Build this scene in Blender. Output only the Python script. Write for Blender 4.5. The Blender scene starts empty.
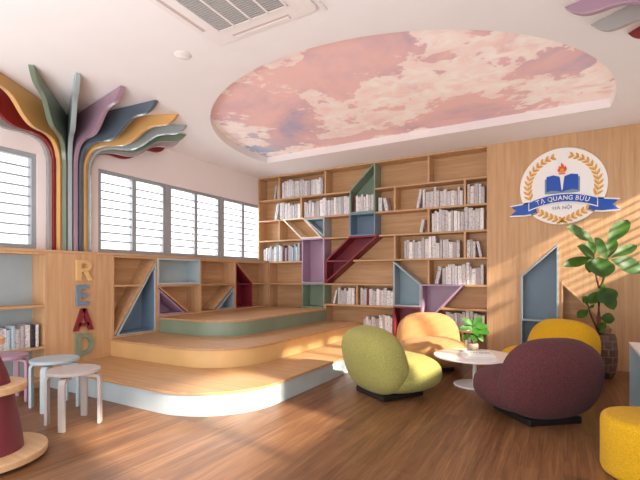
import bpy, bmesh, math, random
from mathutils import Vector, Matrix
random.seed(7)
scn = bpy.context.scene
C = scn.collection
# ------------------------------------------------------------------ camera numbers (metres)
F_PX, TH, Y0, CZ = 424.7, .5212, 276.1, 1.15
c_, s_ = math.cos(TH), math.sin(TH)
DY, LX, LW, RW, CEIL = 6.28, -4.68, -4.94, 1.24, 2.97     # bookcase front, cabinet front, left wall, right wall, ceiling
def bX(px, Yp=DY):
    u = (px-320)/F_PX; return (u*c_-s_)/(u*s_+c_)*Yp
def lY(px, Xp=LX):
    u = (px-320)/F_PX; return (u*s_+c_)/(u*c_-s_)*Xp
def lZ(px, py, Xp=LX):
    u = (px-320)/F_PX; return CZ-(py-Y0)/F_PX*Xp/(u*c_-s_)
def bZ(px, py, Yp=DY):
    u = (px-320)/F_PX; return CZ-(py-Y0)/F_PX*Yp/(u*s_+c_)
def at(px, py, d):
    u = (px-320)/F_PX; return Vector(((u*c_-s_)*d, (u*s_+c_)*d, CZ-(py-Y0)/F_PX*d))
# ------------------------------------------------------------------ materials
def lin(h):
    h = h.lstrip('#'); v = [int(h[i:i+2], 16)/255 for i in (0, 2, 4)]
    return tuple((x/12.92 if x <= .04045 else ((x+.055)/1.055)**2.4) for x in v)+(1,)
def new_mat(name):
    m = bpy.data.materials.new(name); m.use_nodes = True
    nt = m.node_tree; nt.nodes.clear()
    o = nt.nodes.new('ShaderNodeOutputMaterial'); b = nt.nodes.new('ShaderNodeBsdfPrincipled')
    nt.links.new(b.outputs[0], o.inputs[0]); return m, nt, b
def ramp(nt, stops, fac):
    r = nt.nodes.new('ShaderNodeValToRGB'); e = r.color_ramp.elements
    while len(e) < len(stops): e.new(.5)
    for k, (p, col) in enumerate(stops): e[k].position = p; e[k].color = col
    nt.links.new(fac, r.inputs[0]); return r.outputs[0]
def coords(nt, scale, kind='Object', rot=(0, 0, 0)):
    t = nt.nodes.new('ShaderNodeTexCoord'); mp = nt.nodes.new('ShaderNodeMapping')
    mp.inputs['Scale'].default_value = scale; mp.inputs['Rotation'].default_value = rot
    nt.links.new(t.outputs[kind], mp.inputs[0]); return mp.outputs[0]
def noise(nt, vec, scale, detail=4, rough=.5, dist=0):
    n = nt.nodes.new('ShaderNodeTexNoise'); n.inputs['Scale'].default_value = scale
    n.inputs['Detail'].default_value = detail; n.inputs['Roughness'].default_value = rough
    n.inputs['Distortion'].default_value = dist
    nt.links.new(vec, n.inputs['Vector']); return n.outputs['Fac']
def bump(nt, b, h, strength, dist=.01):
    k = nt.nodes.new('ShaderNodeBump'); k.inputs['Strength'].default_value = strength; k.inputs['Distance'].default_value = dist
    nt.links.new(h, k.inputs['Height']); nt.links.new(k.outputs[0], b.inputs['Normal'])
def mixc(nt, fac, a, b_, mode='MIX'):
    m = nt.nodes.new('ShaderNodeMix'); m.data_type = 'RGBA'; m.blend_type = mode
    for v, i in ((fac, 0), (a, 6), (b_, 7)):
        if isinstance(v, (int, float, tuple)): m.inputs[i].default_value = v
        else: nt.links.new(v, m.inputs[i])
    return m.outputs[2]
def mth(nt, op, a, b_=0., clamp=False):
    m = nt.nodes.new('ShaderNodeMath'); m.operation = op; m.use_clamp = clamp
    for i, v in enumerate((a, b_)):
        if isinstance(v, (int, float)): m.inputs[i].default_value = v
        else: nt.links.new(v, m.inputs[i])
    return m.outputs[0]
def paint(name, hx, rough=.5, var=.06, spec=.5):
    m, nt, b = new_mat(name); col = lin(hx)
    v = coords(nt, (1, 1, 1)); n = noise(nt, v, 3.0, 3)
    dk = tuple(x*(1-var) for x in col[:3])+(1,); lt = tuple(min(1, x*(1+var)) for x in col[:3])+(1,)
    nt.links.new(ramp(nt, [(.3, dk), (.7, lt)], n), b.inputs['Base Color'])
    b.inputs['Roughness'].default_value = rough; b.inputs['Specular IOR Level'].default_value = spec
    return m
def wood(name, light, dark, axis, rough=.5, scale=1.0):
    m, nt, b = new_mat(name)
    sc = [22*scale]*3; sc['xyz'.index(axis)] = 1.1*scale
    v = coords(nt, tuple(sc)); n1 = noise(nt, v, 1.0, 5, .6, .4)
    sc2 = [110*scale]*3; sc2['xyz'.index(axis)] = 3*scale
    n2 = noise(nt, coords(nt, tuple(sc2)), 1.0, 3, .6)
    f = mth(nt, 'ADD', mth(nt, 'MULTIPLY', n1, .65), mth(nt, 'MULTIPLY', n2, .35))
    nt.links.new(ramp(nt, [(.32, lin(dark)), (.5, tuple((a+b2)/2 for a, b2 in zip(lin(dark), lin(light)))), (.66, lin(light))], f), b.inputs['Base Color'])
    b.inputs['Roughness'].default_value = rough; b.inputs['Specular IOR Level'].default_value = .3
    bump(nt, b, n2, .08, .002)
    return m
def fabric(name, hx, k=.22):
    m, nt, b = new_mat(name); col = lin(hx)
    v = coords(nt, (1, 1, 1)); n = noise(nt, v, 130, 2, .7); n2 = noise(nt, v, 320, 1)
    dk = tuple(x*(1-k) for x in col[:3])+(1,); lt = tuple(min(1, x*(1+k)) for x in col[:3])+(1,)
    nt.links.new(ramp(nt, [(.35, dk), (.65, lt)], n), b.inputs['Base Color'])
    b.inputs['Roughness'].default_value = .95; b.inputs['Sheen Weight'].default_value = .06
    b.inputs['Specular IOR Level'].default_value = .15
    bump(nt, b, mth(nt, 'ADD', n, n2), .5, .004)
    return m
OAK_L, OAK_D = '#d3ab80', '#b58a61'
PALE_OAK = '#efe2cc'
M = {}
M['oak_x'] = wood('oak_grain_across', OAK_L, OAK_D, 'x')
M['oak_y'] = wood('oak_grain_along', OAK_L, OAK_D, 'y')
M['oak_z'] = wood('oak_grain_upright', '#d6ae84', '#bd9269', 'z')
M['tread'] = wood('oak_tread', '#d0a678', '#b3875c', 'x', .4)
M['disc_oak'] = wood('oak_display_tier', '#dcb98f', '#c79d72', 'x', .45)
M['pale_oak'] = paint('pale_oak_edge', '#eee0ca', .5, .03)
M['white'] = paint('white_plaster', '#f1e6e3', .8, .01, .2)
M['ceilw'] = paint('ceiling_plaster', '#efe8e6', .85, .01, .2)
M['sage'] = paint('sage_paint', '#84957f', .4)
M['sage2'] = paint('sage_lacquer', '#6f8873', .22)
M['stand_red'] = paint('wine_red_stand', '#6d2732', .45)
M['teal'] = paint('grey_blue_paint', '#8da5b2', .4)
M['blue'] = paint('slate_blue_paint', '#6f859a', .4)
M['pale'] = paint('pale_blue_paint', '#b4c2c6', .4)
M['palegrey'] = paint('pale_grey_blue_paint', '#a3b1b7', .4)
M['red'] = paint('deep_red_paint', '#7f2530', .4)
M['pink'] = paint('mauve_pink_paint', '#ad8fa6', .4)
M['cream'] = paint('cream_ochre_paint', '#dcb47a', .45)
M['riserw'] = paint('pale_blue_white_paint', '#b8c6cb', .35)
M['nook'] = paint('slate_niche_paint', '#75899b', .5)
M['lq_green'] = paint('green_lacquer', '#717e6a', .2)
M['lq_lb'] = paint('pale_blue_lacquer', '#9aa5a7', .2)
M['lq_pink'] = paint('pink_lacquer', '#9f8090', .2)
M['lq_slate'] = paint('slate_lacquer', '#5a6570', .2)
M['lq_yel'] = paint('ochre_lacquer', '#d3a263', .2)
M['lq_red'] = paint('red_lacquer', '#7d2020', .22)
M['lq_grey'] = paint('grey_lacquer', '#a19b97', .22)
M['lq_mauve'] = paint('mauve_grey_lacquer', '#b09aa0', .22)
M['winframe'] = paint('window_frame_grey', '#9fa3a6', .45)
M['dark'] = paint('black_plinth', '#1d1718', .4)
M['plastic'] = paint('white_plastic', '#eae0dc', .4, .01)
M['slot'] = paint('slot_grey', '#c9b6b1', .5, .02)
M['grille_bar'] = paint('grille_grey', '#c4bebb', .5, .02)
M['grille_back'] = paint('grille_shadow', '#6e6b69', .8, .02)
M['table'] = paint('white_lacquer_table', '#f3efee', .18, .01)
M['st_blue'] = paint('stool_pale_blue', '#aebfc6', .4)
M['st_grey'] = paint('stool_warm_grey', '#b9b1ae', .4)
M['st_pink'] = paint('stool_pink', '#b18ba0', .4)
M['em_white'] = paint('emblem_white', '#f7f3f0', .4, .01)
M['em_blue'] = paint('emblem_blue', '#1150b4', .4, .03)
M['em_gold'] = paint('emblem_gold', '#e3a73b', .4, .05)
M['em_flame'] = paint('emblem_flame', '#e4561d', .4, .1)
M['em_grey'] = paint('emblem_grey', '#7e93a8', .4, .03)
M['fb_green'] = fabric('green_boucle', '#a09c5a')
M['fb_beige'] = fabric('apricot_boucle', '#bf905e', .1)
M['fb_yellow'] = fabric('yellow_boucle', '#d3a320', .14)
M['fb_plum'] = fabric('plum_boucle', '#5d3538', .3)
M['soil'] = paint('potting_soil', '#2a1d16', .95)
M['trunk'] = wood('fig_bark', '#7d543f', '#4a2d20', 'z', .8, 3)
def leaf_mat(name, a, b_c):
    m, nt, b = new_mat(name); v = coords(nt, (1, 1, 1)); n = noise(nt, v, 9, 3)
    nt.links.new(ramp(nt, [(.35, lin(a)), (.7, lin(b_c))], n), b.inputs['Base Color'])
    b.inputs['Roughness'].default_value = .5
    o = nt.nodes['Material Output']; t = nt.nodes.new('ShaderNodeBsdfTranslucent'); t.inputs[0].default_value = lin('#86c02c')
    ms = nt.nodes.new('ShaderNodeMixShader'); ms.inputs[0].default_value = .22
    nt.links.new(b.outputs[0], ms.inputs[1]); nt.links.new(t.outputs[0], ms.inputs[2]); nt.links.new(ms.outputs[0], o.inputs[0])
    return m
M['leaf'] = leaf_mat('fig_leaf', '#1a3a12', '#37691f')
M['leaf2'] = leaf_mat('small_plant_leaf', '#26661c', '#468d2c')
# floor planks running away from the bookcase
def floor_mat():
    m, nt, b = new_mat('oak_floor_planks')
    v = coords(nt, (1, 1, 1), rot=(0, 0, math.radians(90)))
    br = nt.nodes.new('ShaderNodeTexBrick'); nt.links.new(v, br.inputs['Vector'])
    br.inputs['Scale'].default_value = 1; br.inputs['Brick Width'].default_value = 1.2; br.inputs['Row Height'].default_value = .125
    br.inputs['Mortar Size'].default_value = .0012; br.inputs['Color1'].default_value = (0, 0, 0, 1); br.inputs['Color2'].default_value = (1, 1, 1, 1)
    br.inputs['Mortar'].default_value = (.5, .5, .5, 1); br.offset = .37; br.inputs['Bias'].default_value = 0
    g = noise(nt, coords(nt, (26, 1.3, 26)), 1, 6, .65, .8)
    g2 = noise(nt, coords(nt, (120, 4, 120)), 1, 3, .6)
    f = mth(nt, 'ADD', mth(nt, 'MULTIPLY', g, .6), mth(nt, 'MULTIPLY', g2, .25))
    f = mth(nt, 'ADD', f, mth(nt, 'MULTIPLY', br.outputs['Color'], .12))
    col = ramp(nt, [(.3, lin('#5c3c26')), (.48, lin('#7d5638')), (.66, lin('#9c724c'))], f)
    col = mixc(nt, mth(nt, 'MULTIPLY', br.outputs['Fac'], .55), col, lin('#4a2d1a'))
    nt.links.new(col, b.inputs['Base Color']); b.inputs['Roughness'].default_value = .38
    b.inputs['Specular IOR Level'].default_value = .4
    bump(nt, b, g2, .06, .002); return m
M['floor'] = floor_mat()
def mural_mat():
    m, nt, b = new_mat('painted_pink_clouds')
    v = coords(nt, (1, 1, 1)); t = nt.nodes.new('ShaderNodeTexCoord'); sp = nt.nodes.new('ShaderNodeSeparateXYZ'); nt.links.new(t.outputs['Object'], sp.inputs[0])
    big = noise(nt, v, .75, 7, .6, .5); mid = noise(nt, coords(nt, (1, 1.2, 1)), 1.05, 13, .6, .15); fine = noise(nt, v, 3.6, 9, .6, .8)
    # cool blue patch towards the left far rim, violet in the middle, pink elsewhere
    xl = mth(nt, 'MULTIPLY', mth(nt, 'ADD', mth(nt, 'MULTIPLY', sp.outputs[0], -1), -3.3), 1.1, True)
    yl = mth(nt, 'MULTIPLY', mth(nt, 'ADD', sp.outputs[1], -3.6), 1.2, True)
    bl = mth(nt, 'MULTIPLY', mth(nt, 'MULTIPLY', xl, yl), 1.0, True)
    base = ramp(nt, [(.38, lin('#b3a6b8')), (.46, lin('#d3b0b4')), (.56, lin('#e6bdb8'))], big)
    base = mixc(nt, bl, base, lin('#8fb2cc'))
    cl = mth(nt, 'ADD', mth(nt, 'MULTIPLY', mid, .75), mth(nt, 'MULTIPLY', fine, .25))
    fac = ramp(nt, [(.485, (0, 0, 0, 1)), (.50, (.75, .75, .75, 1)), (.54, (1, 1, 1, 1)), (.64, (.3, .3, .3, 1))], cl)
    col = mixc(nt, fac, base, lin('#f8ebe2'))
    sh = ramp(nt, [(.4, (0, 0, 0, 1)), (.6, (1, 1, 1, 1))], fine)
    col = mixc(nt, mth(nt, 'MULTIPLY', sh, .35), col, lin('#e8b7ae'))
    nt.links.new(col, b.inputs['Base Color']); b.inputs['Roughness'].default_value = .8
    b.inputs['Specular IOR Level'].default_value = .1
    nt.links.new(col, b.inputs['Emission Color']); b.inputs['Emission Strength'].default_value = .18  # slight glow put into the mural to brighten it; it is no lamp
    return m
M['mural'] = mural_mat()
def glass_mat():
    m, nt, b = new_mat('window_glass'); o = nt.nodes['Material Output']
    t = nt.nodes.new('ShaderNodeBsdfTransparent'); t.inputs[0].default_value = (.97, .98, 1, 1); g = nt.nodes.new('ShaderNodeBsdfGlossy'); g.inputs['Roughness'].default_value = .05
    ms = nt.nodes.new('ShaderNodeMixShader'); ms.inputs[0].default_value = .05
    nt.links.new(t.outputs[0], ms.inputs[1]); nt.links.new(g.outputs[0], ms.inputs[2]); nt.links.new(ms.outputs[0], o.inputs[0]); return m
M['glass'] = glass_mat()
def book_mat(name, base, ink, thr):
    m, nt, b = new_mat(name)
    oi = nt.nodes.new('ShaderNodeObjectInfo'); t = nt.nodes.new('ShaderNodeTexCoord')
    va = nt.nodes.new('ShaderNodeVectorMath'); va.operation = 'ADD'
    cmb = nt.nodes.new('ShaderNodeCombineXYZ'); nt.links.new(mth(nt, 'MULTIPLY', oi.outputs['Random'], 60), cmb.inputs[1]); nt.links.new(mth(nt, 'MULTIPLY', oi.outputs['Random'], 37), cmb.inputs[2])
    nt.links.new(t.outputs['Object'], va.inputs[0]); nt.links.new(cmb.outputs[0], va.inputs[1])
    mp = nt.nodes.new('ShaderNodeMapping'); mp.inputs['Scale'].default_value = (2.2, .02, 9); nt.links.new(va.outputs[0], mp.inputs[0])
    n = noise(nt, mp.outputs[0], 1.6, 3, .7)
    f = ramp(nt, [(thr, (0, 0, 0, 1)), (thr+.06, (1, 1, 1, 1))], n)
    tint = ramp(nt, [(0, lin('#b9b2b2')), (.5, (1, 1, 1, 1)), (.75, lin('#c9c5c6')), (1, lin('#e6e9ec'))], oi.outputs['Random'])
    col = mixc(nt, 1.0, lin(base), tint, 'MULTIPLY')
    col = mixc(nt, mth(nt, 'MULTIPLY', f, .75), col, lin(ink))
    nt.links.new(col, b.inputs['Base Color']); b.inputs['Roughness'].default_value = .5; return m
M['bk_white'] = book_mat('book_cover_white', '#f3efee', '#5c5a60', .56)
M['bk_pale'] = book_mat('book_cover_pale', '#e3e0e2', '#8b6f6d', .56)
M['bk_red'] = book_mat('book_cover_red', '#7d2c30', '#e8dcd6', .66)
M['bk_black'] = book_mat('book_cover_black', '#2c2b30', '#c9c4c2', .66)
M['bk_blue'] = book_mat('book_cover_blue', '#b9cdd6', '#5c6b78', .58)
M['paper'] = paint('book_pages', '#e9e2d8', .8, .03)
# ------------------------------------------------------------------ object helpers
def link(o, parent=None):
    C.objects.link(o)
    if parent is not None: o.parent = parent
    return o
def obj(name, bm, mat, parent=None, smooth=False, bevel=0, seg=2, recalc=True):
    if recalc: bmesh.ops.recalc_face_normals(bm, faces=bm.faces[:])
    me = bpy.data.meshes.new(name); bm.to_mesh(me); bm.free()
    for mm in (mat if isinstance(mat, (list, tuple)) else [mat]): me.materials.append(mm)
    if smooth:
        for p in me.polygons: p.use_smooth = True
    o = bpy.data.objects.new(name, me); link(o, parent)
    if parent is not None:
        o.matrix_parent_inverse = Matrix.Translation(-Vector(parent.location)) if not parent.get('local') else Matrix()
    if bevel:
        b = o.modifiers.new('bevel', 'BEVEL'); b.width = bevel; b.segments = seg; b.limit_method = 'ANGLE'; b.angle_limit = .6
    return o
def tag(o, label, cat, group=None, kind=None):
    o['label'] = label; o['category'] = cat
    if group: o['group'] = group
    if kind: o['kind'] = kind
    return o
def thing(name, label, cat, loc=(0, 0, 0), rz=0, group=None, local=False):
    """Empty at the base of a thing. local=True: its parts are modelled around the origin; else in world metres."""
    o = bpy.data.objects.new(name, None); C.objects.link(o); o.location = loc; o.rotation_euler = (0, 0, rz)
    o.empty_display_size = .1
    if local: o['local'] = 1
    return tag(o, label, cat, group)
def struct(name, bm, mat, parent=None, label=None, **k):
    o = obj(name, bm, mat, parent, **k)
    if parent is None:
        o['kind'] = 'structure'; o['category'] = name.split('_')[0]
        if label: o['label'] = label
    return o
def B(): return bmesh.new()
def box(bm, x0, x1, y0, y1, z0, z1, mx=None, mi=0):
    vs = [bm.verts.new(p) for p in ((x0, y0, z0), (x1, y0, z0), (x1, y1, z0), (x0, y1, z0), (x0, y0, z1), (x1, y0, z1), (x1, y1, z1), (x0, y1, z1))]
    if mx is not None:
        for v in vs: v.co = mx @ v.co
    for f in ((0, 3, 2, 1), (4, 5, 6, 7), (0, 1, 5, 4), (1, 2, 6, 5), (2, 3, 7, 6), (3, 0, 4, 7)):
        bm.faces.new([vs[i] for i in f]).material_index = mi
    return vs
def bx(*a):
    b = B(); box(b, *a); return b
def prism(bm, pts, fn, w0, w1):
    """pts 2-D polygon, fn(u, v, w) -> 3-D"""
    a = [bm.verts.new(fn(u, v, w0)) for u, v in pts]; b = [bm.verts.new(fn(u, v, w1)) for u, v in pts]
    n = len(pts); bm.faces.new(a); bm.faces.new(b[::-1])
    for i in range(n): bm.faces.new((a[i], b[i], b[(i+1) % n], a[(i+1) % n]))
def inset(pts, t):
    n = len(pts); area = sum(pts[i][0]*pts[(i+1) % n][1]-pts[(i+1) % n][0]*pts[i][1] for i in range(n)); sg = 1 if area > 0 else -1
    L = []
    for i in range(n):
        (x0, y0), (x1, y1) = pts[i], pts[(i+1) % n]; l = math.hypot(x1-x0, y1-y0)
        nx, ny = -(y1-y0)/l*sg, (x1-x0)/l*sg; L.append((nx, ny, nx*x0+ny*y0+t))
    out = []
    for i in range(n):
        a, b = L[i-1], L[i]; d = a[0]*b[1]-a[1]*b[0]
        out.append(((a[2]*b[1]-a[1]*b[2])/d, (a[0]*b[2]-a[2]*b[0])/d))
    return out
def tube_poly(bm, pts, t, fn, w0, w1):
    inn = inset(pts, t); n = len(pts)
    for i in range(n):
        j = (i+1) % n
        q = [bm.verts.new(fn(p[0], p[1], w)) for w in (w0, w1) for p in (pts[i], pts[j], inn[j], inn[i])]
        for f in ((0, 1, 2, 3), (7, 6, 5, 4), (0, 4, 5, 1), (3, 2, 6, 7), (0, 3, 7, 4), (1, 5, 6, 2)):
            bm.faces.new([q[k] for k in f])
    return inn
FB = lambda u, v, w: (u, DY+w, v)          # back bookcase plane
FL = lambda u, v, w: (LX-w, u, v)          # left cabinet plane
def tube(bm, pts, radii, seg=10, cap=True):
    rings = []; up = Vector((0, 0, 1))
    for i, p in enumerate(pts):
        p = Vector(p); t = (Vector(pts[min(i+1, len(pts)-1)])-Vector(pts[max(i-1, 0)])).normalized()
        a = t.cross(up); a = a.normalized() if a.length > 1e-3 else Vector((1, 0, 0)); b = t.cross(a).normalized()
        r = radii[i] if isinstance(radii, (list, tuple)) else radii
        rings.append([bm.verts.new(p+a*math.cos(2*math.pi*k/seg)*r+b*math.sin(2*math.pi*k/seg)*r) for k in range(seg)])
    for r0, r1 in zip(rings, rings[1:]):
        for k in range(seg): bm.faces.new((r0[k], r0[(k+1) % seg], r1[(k+1) % seg], r1[k]))
    if cap: bm.faces.new(rings[0]); bm.faces.new(rings[-1][::-1])
def lathe(bm, prof, seg=40, cx=0, cy=0):
    rings = []
    for r, z in prof:
        rings.append([bm.verts.new((cx+r*math.cos(2*math.pi*k/seg), cy+r*math.sin(2*math.pi*k/seg), z)) for k in range(seg)] if r > 1e-5 else [bm.verts.new((cx, cy, z))])
    for a, b in zip(rings, rings[1:]):
        for k in range(seg):
            k2 = (k+1) % seg
            if len(a) == 1 and len(b) == 1: continue
            if len(a) == 1: bm.faces.new((a[0], b[k2], b[k]))
            elif len(b) == 1: bm.faces.new((a[k], a[k2], b[0]))
            else: bm.faces.new((a[k], a[k2], b[k2], b[k]))
def dup(root, loc=None, rz=None):
    def cp(o, par):
        n = o.copy(); C.objects.link(n)
        if par is not None: n.parent = par; n.matrix_parent_inverse = o.matrix_parent_inverse.copy()
        for ch in [q for q in C.objects if q.parent == o]: cp(ch, n)
        return n
    r = cp(root, None)
    if loc is not None: r.location = loc
    if rz is not None: r.rotation_euler = (0, 0, rz)
    return r
def crom(pts, n=5):
    out = []
    for i in range(len(pts)-1):
        p = [pts[max(i-1, 0)], pts[i], pts[i+1], pts[min(i+2, len(pts)-1)]]
        for k in range(n):
            t = k/n
            out.append(tuple(.5*(2*p[1][j]+(p[2][j]-p[0][j])*t+(2*p[0][j]-5*p[1][j]+4*p[2][j]-p[3][j])*t*t+(3*p[1][j]-p[0][j]-3*p[2][j]+p[3][j])*t**3) for j in range(len(p[1]))))
    out.append(tuple(pts[-1])); return out
# ------------------------------------------------------------------ room shell
YB, YN = 6.54, -2.4
struct('floor', bx(LW-.2, RW+.2, YN, YB+.2, -.06, 0), M['floor'], label='warm oak plank floor of the reading room')
WZ0, WZ1 = 1.44, 2.47
W1 = (-.7, 2.46); W2 = (3.155, 6.47)
b = B()
for y0, y1, z0, z1 in ((YN, YB+.2, 0, WZ0), (YN, YB+.2, WZ1, CEIL+.3), (YN, W1[0], WZ0, WZ1), (W1[1], W2[0], WZ0, WZ1), (W2[1], YB+.2, WZ0, WZ1)):
    box(b, LW-.2, LW, y0, y1, z0, z1)
struct('wall_left', b, M['white'], label='white plastered wall with louvred windows')
b = B()
for y0, y1, z0, z1 in ((YN, YB+.2, 0, WZ0), (YN, YB+.2, WZ1, CEIL+.3), (YN, .75, WZ0, WZ1), (W1[1], W2[0], WZ0, WZ1), (W2[1], YB+.2, WZ0, WZ1)):
    box(b, RW, RW+.2, y0, y1, z0, z1)
struct('wall_right', b, M['white'], label='white wall with windows opposite the bookcase end')
struct('wall_back', bx(LW, RW, YB, YB+.2, 0, CEIL+.3), M['white'], label='white wall behind the bookcase')
struct('wall_front', bx(LW-.2, RW+.2, YN-.2, YN, 0, CEIL+.3), M['white'], label='plain white wall behind the viewer')  # unseen wall, added to shut out sky light from the rear
# ceiling with a round opening cut straight along its far side
CX, CY, CR, CUT = -1.86, 5.21, 2.31, 5.52
a1 = math.asin((CUT-CY)/CR)
arc = [(CX+CR*math.cos(t), CY+CR*math.sin(t)) for t in [a1-(math.pi+2*a1)*k/96 for k in range(97)]]   # right end, round the near side, left end
b = B()
x0, x1, y0, y1 = LW-.2, RW+.2, YN, YB+.2
lo = [b.verts.new((x, y, CEIL)) for x, y in arc]
br_, bl_ = b.verts.new((x1, y0, CEIL)), b.verts.new((x0, y0, CEIL))
tr_, tl_ = b.verts.new((x1, y1, CEIL)), b.verts.new((x0, y1, CEIL))
mid = 48
b.faces.new([lo[0], tr_, br_])
for k in range(mid): b.faces.new([lo[k], lo[k+1], br_])
for k in range(mid, 96): b.faces.new([lo[k], lo[k+1], bl_])
b.faces.new([lo[mid], br_, bl_]); b.faces.new([lo[96], bl_, tl_]); b.faces.new([lo[0], lo[96], tl_, tr_])
RH = .1
struct('ceiling', b, M['ceilw'], label='off-white ceiling with a round recess', recalc=False)
b = B()
lo = [b.verts.new((x, y, CEIL)) for x, y in arc]; hi = [b.verts.new((x, y, CEIL+RH)) for x, y in arc]
for k in range(97): b.faces.new((lo[k], lo[(k+1) % 97], hi[(k+1) % 97], hi[k]))
struct('trim_1', b, M['ceilw'], label='white upstand around the ceiling recess', recalc=False)
b = B(); b.faces.new([b.verts.new((x, y, CEIL+RH)) for x, y in arc])
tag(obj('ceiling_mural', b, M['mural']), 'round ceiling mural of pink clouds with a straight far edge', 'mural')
struct('trim_2', bx(x0, x1, y0, y1, CEIL+RH+.08, CEIL+RH+.2), M['ceilw'], label='slab above the ceiling')
# windows ------------------------------------------------------------
def window(n, X, sgn, y0, y1, label, sash=2, gap=.0):
    """louvred window in the wall plane X; sgn = direction into the wall"""
    w = bpy.data.objects.new('window_%d' % n, None); C.objects.link(w); w.location = (X, (y0+y1)/2, WZ0)
    w['kind'] = 'structure'; w['label'] = label; w['category'] = 'window'
    xa, xb = sorted((X+sgn*.015, X+sgn*.085)); t = .05
    b = B()
    box(b, xa, xb, y0, y1, WZ0, WZ0+t); box(b, xa, xb, y0, y1, WZ1-t, WZ1); box(b, xa, xb, y0, y0+t, WZ0+t, WZ1-t); box(b, xa, xb, y1-t, y1, WZ0+t, WZ1-t)
    for k in range(1, sash):
        ym = y0+(y1-y0)*k/sash; box(b, xa, xb, ym-.03, ym+.03, WZ0+t, WZ1-t)
    obj('window_frame', b, M['winframe'], w, bevel=.004, seg=1)
    b = B(); xm = (xa+xb)/2
    for k in range(1, 9):
        z = WZ0+t+(WZ1-WZ0-2*t)*k/9; box(b, xm-.012, xm+.012, y0+t, y1-t, z-.0075, z+.0075)
    obj('louvre_bars', b, M['winframe'], w)
    b = B()
    for k in range(9):
        za = WZ0+t+(WZ1-WZ0-2*t)*k/9; zb = WZ0+t+(WZ1-WZ0-2*t)*(k+1)/9
        v = [b.verts.new(p) for p in ((xm, y0+t, za), (xm, y1-t, za), (xm, y1-t, zb), (xm, y0+t, zb))]; b.faces.new(v)
    obj('glass_louvres', b, M['glass'], w, recalc=False)
segs = [(W1[0], W1[1], 4), (3.155, 4.19, 2), (4.235, 5.30, 2), (5.345, 6.42, 2)]
names = ['grey framed louvred window left of the fin tree', 'grey framed louvred window just right of the fin tree', 'middle louvred window of the row above the cabinets', 'louvred window nearest the bookcase corner']
for k, (ya, yb, ns) in enumerate(segs): window(k+1, LW, -1, ya, yb, names[k], ns)
for k, (ya, yb, ns) in enumerate(segs): window(k+5, RW, 1, .75 if k == 0 else ya, yb, ['nearest', 'second', 'third', 'farthest'][k]+' louvred window in the right hand wall', 2)  # nearest one, unseen, is shortened to keep sun off the display stand
b = B()
for X, sg in ((LW, -1), (RW, 1)):
    xa, xb = sorted((X+sg*.01, X+sg*.12))
    for ya, yb in ((4.19, 4.235), (5.30, 5.345), (6.42, 6.47)): box(b, xa, xb, ya, yb, WZ0, WZ1)
struct('trim_3', b, M['winframe'], label='grey posts between the windows')
# ------------------------------------------------------------------ back bookcase
T, DP = .026, .25
RZ = {0: 2.956, 1: 2.548, 2: 2.171, 3: 1.802, 4: 1.415, 5: 1.028, 6: .683, 7: .365}
XL, XR = -4.936, bX(488.8)
case = thing('bookcase', 'tall oak bookcase with coloured angular cubbies filling the back wall', 'bookcase', (XL, DY, 0))
obj('back_panel', bx(XL, XR, DY+DP, DY+DP+.005, 0, 2.95), M['oak_x'], case)
b = B()
box(b, XL, XL+T, DY, DY+DP, 0, CEIL-T); box(b, XR-T, XR, DY, DY+DP, 0, CEIL-T); box(b, XL, XR, DY, DY+DP, RZ[0]-.012, CEIL-.002)
obj('case_frame', b, M['oak_z'], case, bevel=.002, seg=1)
def shelf(xa, xb, z):
    obj('shelf', bx(xa, xb, DY+.002, DY+DP, z-T, z), M['oak_x'], case)
def divider(px, r0, r1, z0=None, z1=None):
    x = bX(px); z0 = RZ[r1] if z0 is None else z0; z1 = (RZ[r0]-T) if z1 is None else z1
    obj('divider', bx(x, x+T, DY+.003, DY+DP, z0, z1), M['oak_z'], case)
gx0, gx1 = bX(349.5), bX(375.2)
xa_, xb_ = XL+T, XR-T
for z, runs in ((RZ[1], ((xa_, gx0), (gx1, xb_))), (RZ[2], ((xa_, gx0), (gx1, xb_))), (RZ[3], ((xa_, bX(302)), (bX(324.4), gx0), (bX(379), xb_))),
                (RZ[4], ((xa_, bX(302)), (bX(353), xb_))), (RZ[5], ((xa_, bX(302)), (bX(324.4), bX(393.2)), (bX(464.5), xb_))),
                (RZ[6], ((bX(324.4), bX(393.2)), (bX(439), xb_))), (RZ[7], ((bX(421), xb_),)), (.20, ((bX(325.5), bX(393.2)),)), (.10, ((bX(421), xb_),))):
    for xa, xb in runs: shelf(xa, xb, z)
for px, r0, r1 in ((278.4, 0, 1), (324.4, 0, 1), (427.5, 0, 1), (300.3, 1, 2), (393.75, 1, 2), (463.75, 1, 2), (278.4, 2, 3), (427.5, 2, 3),
                   (393.75, 3, 4), (463.75, 3, 4), (427.5, 4, 5), (356, 5, 6)):
    divider(px, r0, r1)
divider(324.4, 6, 7, .62-.62, RZ[6]-T); divider(461.5, 7, 7, .10, RZ[7]-T); divider(268.5, 4, 5, .602, RZ[4]-T)
def cubby(name, pts, mat, back=None, t=.024, w0=-.006, edge=None, parent=None, fn=FB, dp=DP, label=None):
    parent = parent or case
    b = B(); inn = tube_poly(b, pts, t, fn, w0, dp-.004)
    o = obj(name, b, mat, parent, bevel=.002, seg=1, recalc=False)
    if label: o['label'] = label
    if back is not None:
        b = B(); prism(b, inn, fn, dp-.012, dp-.003); obj('back_plate', b, back, o if False else parent)
    return inn
g = M
def P_(px, r): return (bX(px), RZ[r])
top_ = RZ[0]-.012
cubby('angled_cubby', [(gx0, RZ[2]), (gx1, RZ[2]), (gx1, top_), (gx1-.03, top_), (gx0, RZ[1])], g['sage'], g['sage'], label='sage green gabled cubby')
cubby('square_cubby', [(gx0, RZ[3]), (gx1, RZ[3]), (gx1, RZ[2]-.001), (gx0, RZ[2]-.001)], g['blue'], g['blue'], label='slate blue cubby under the green gable')
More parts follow.
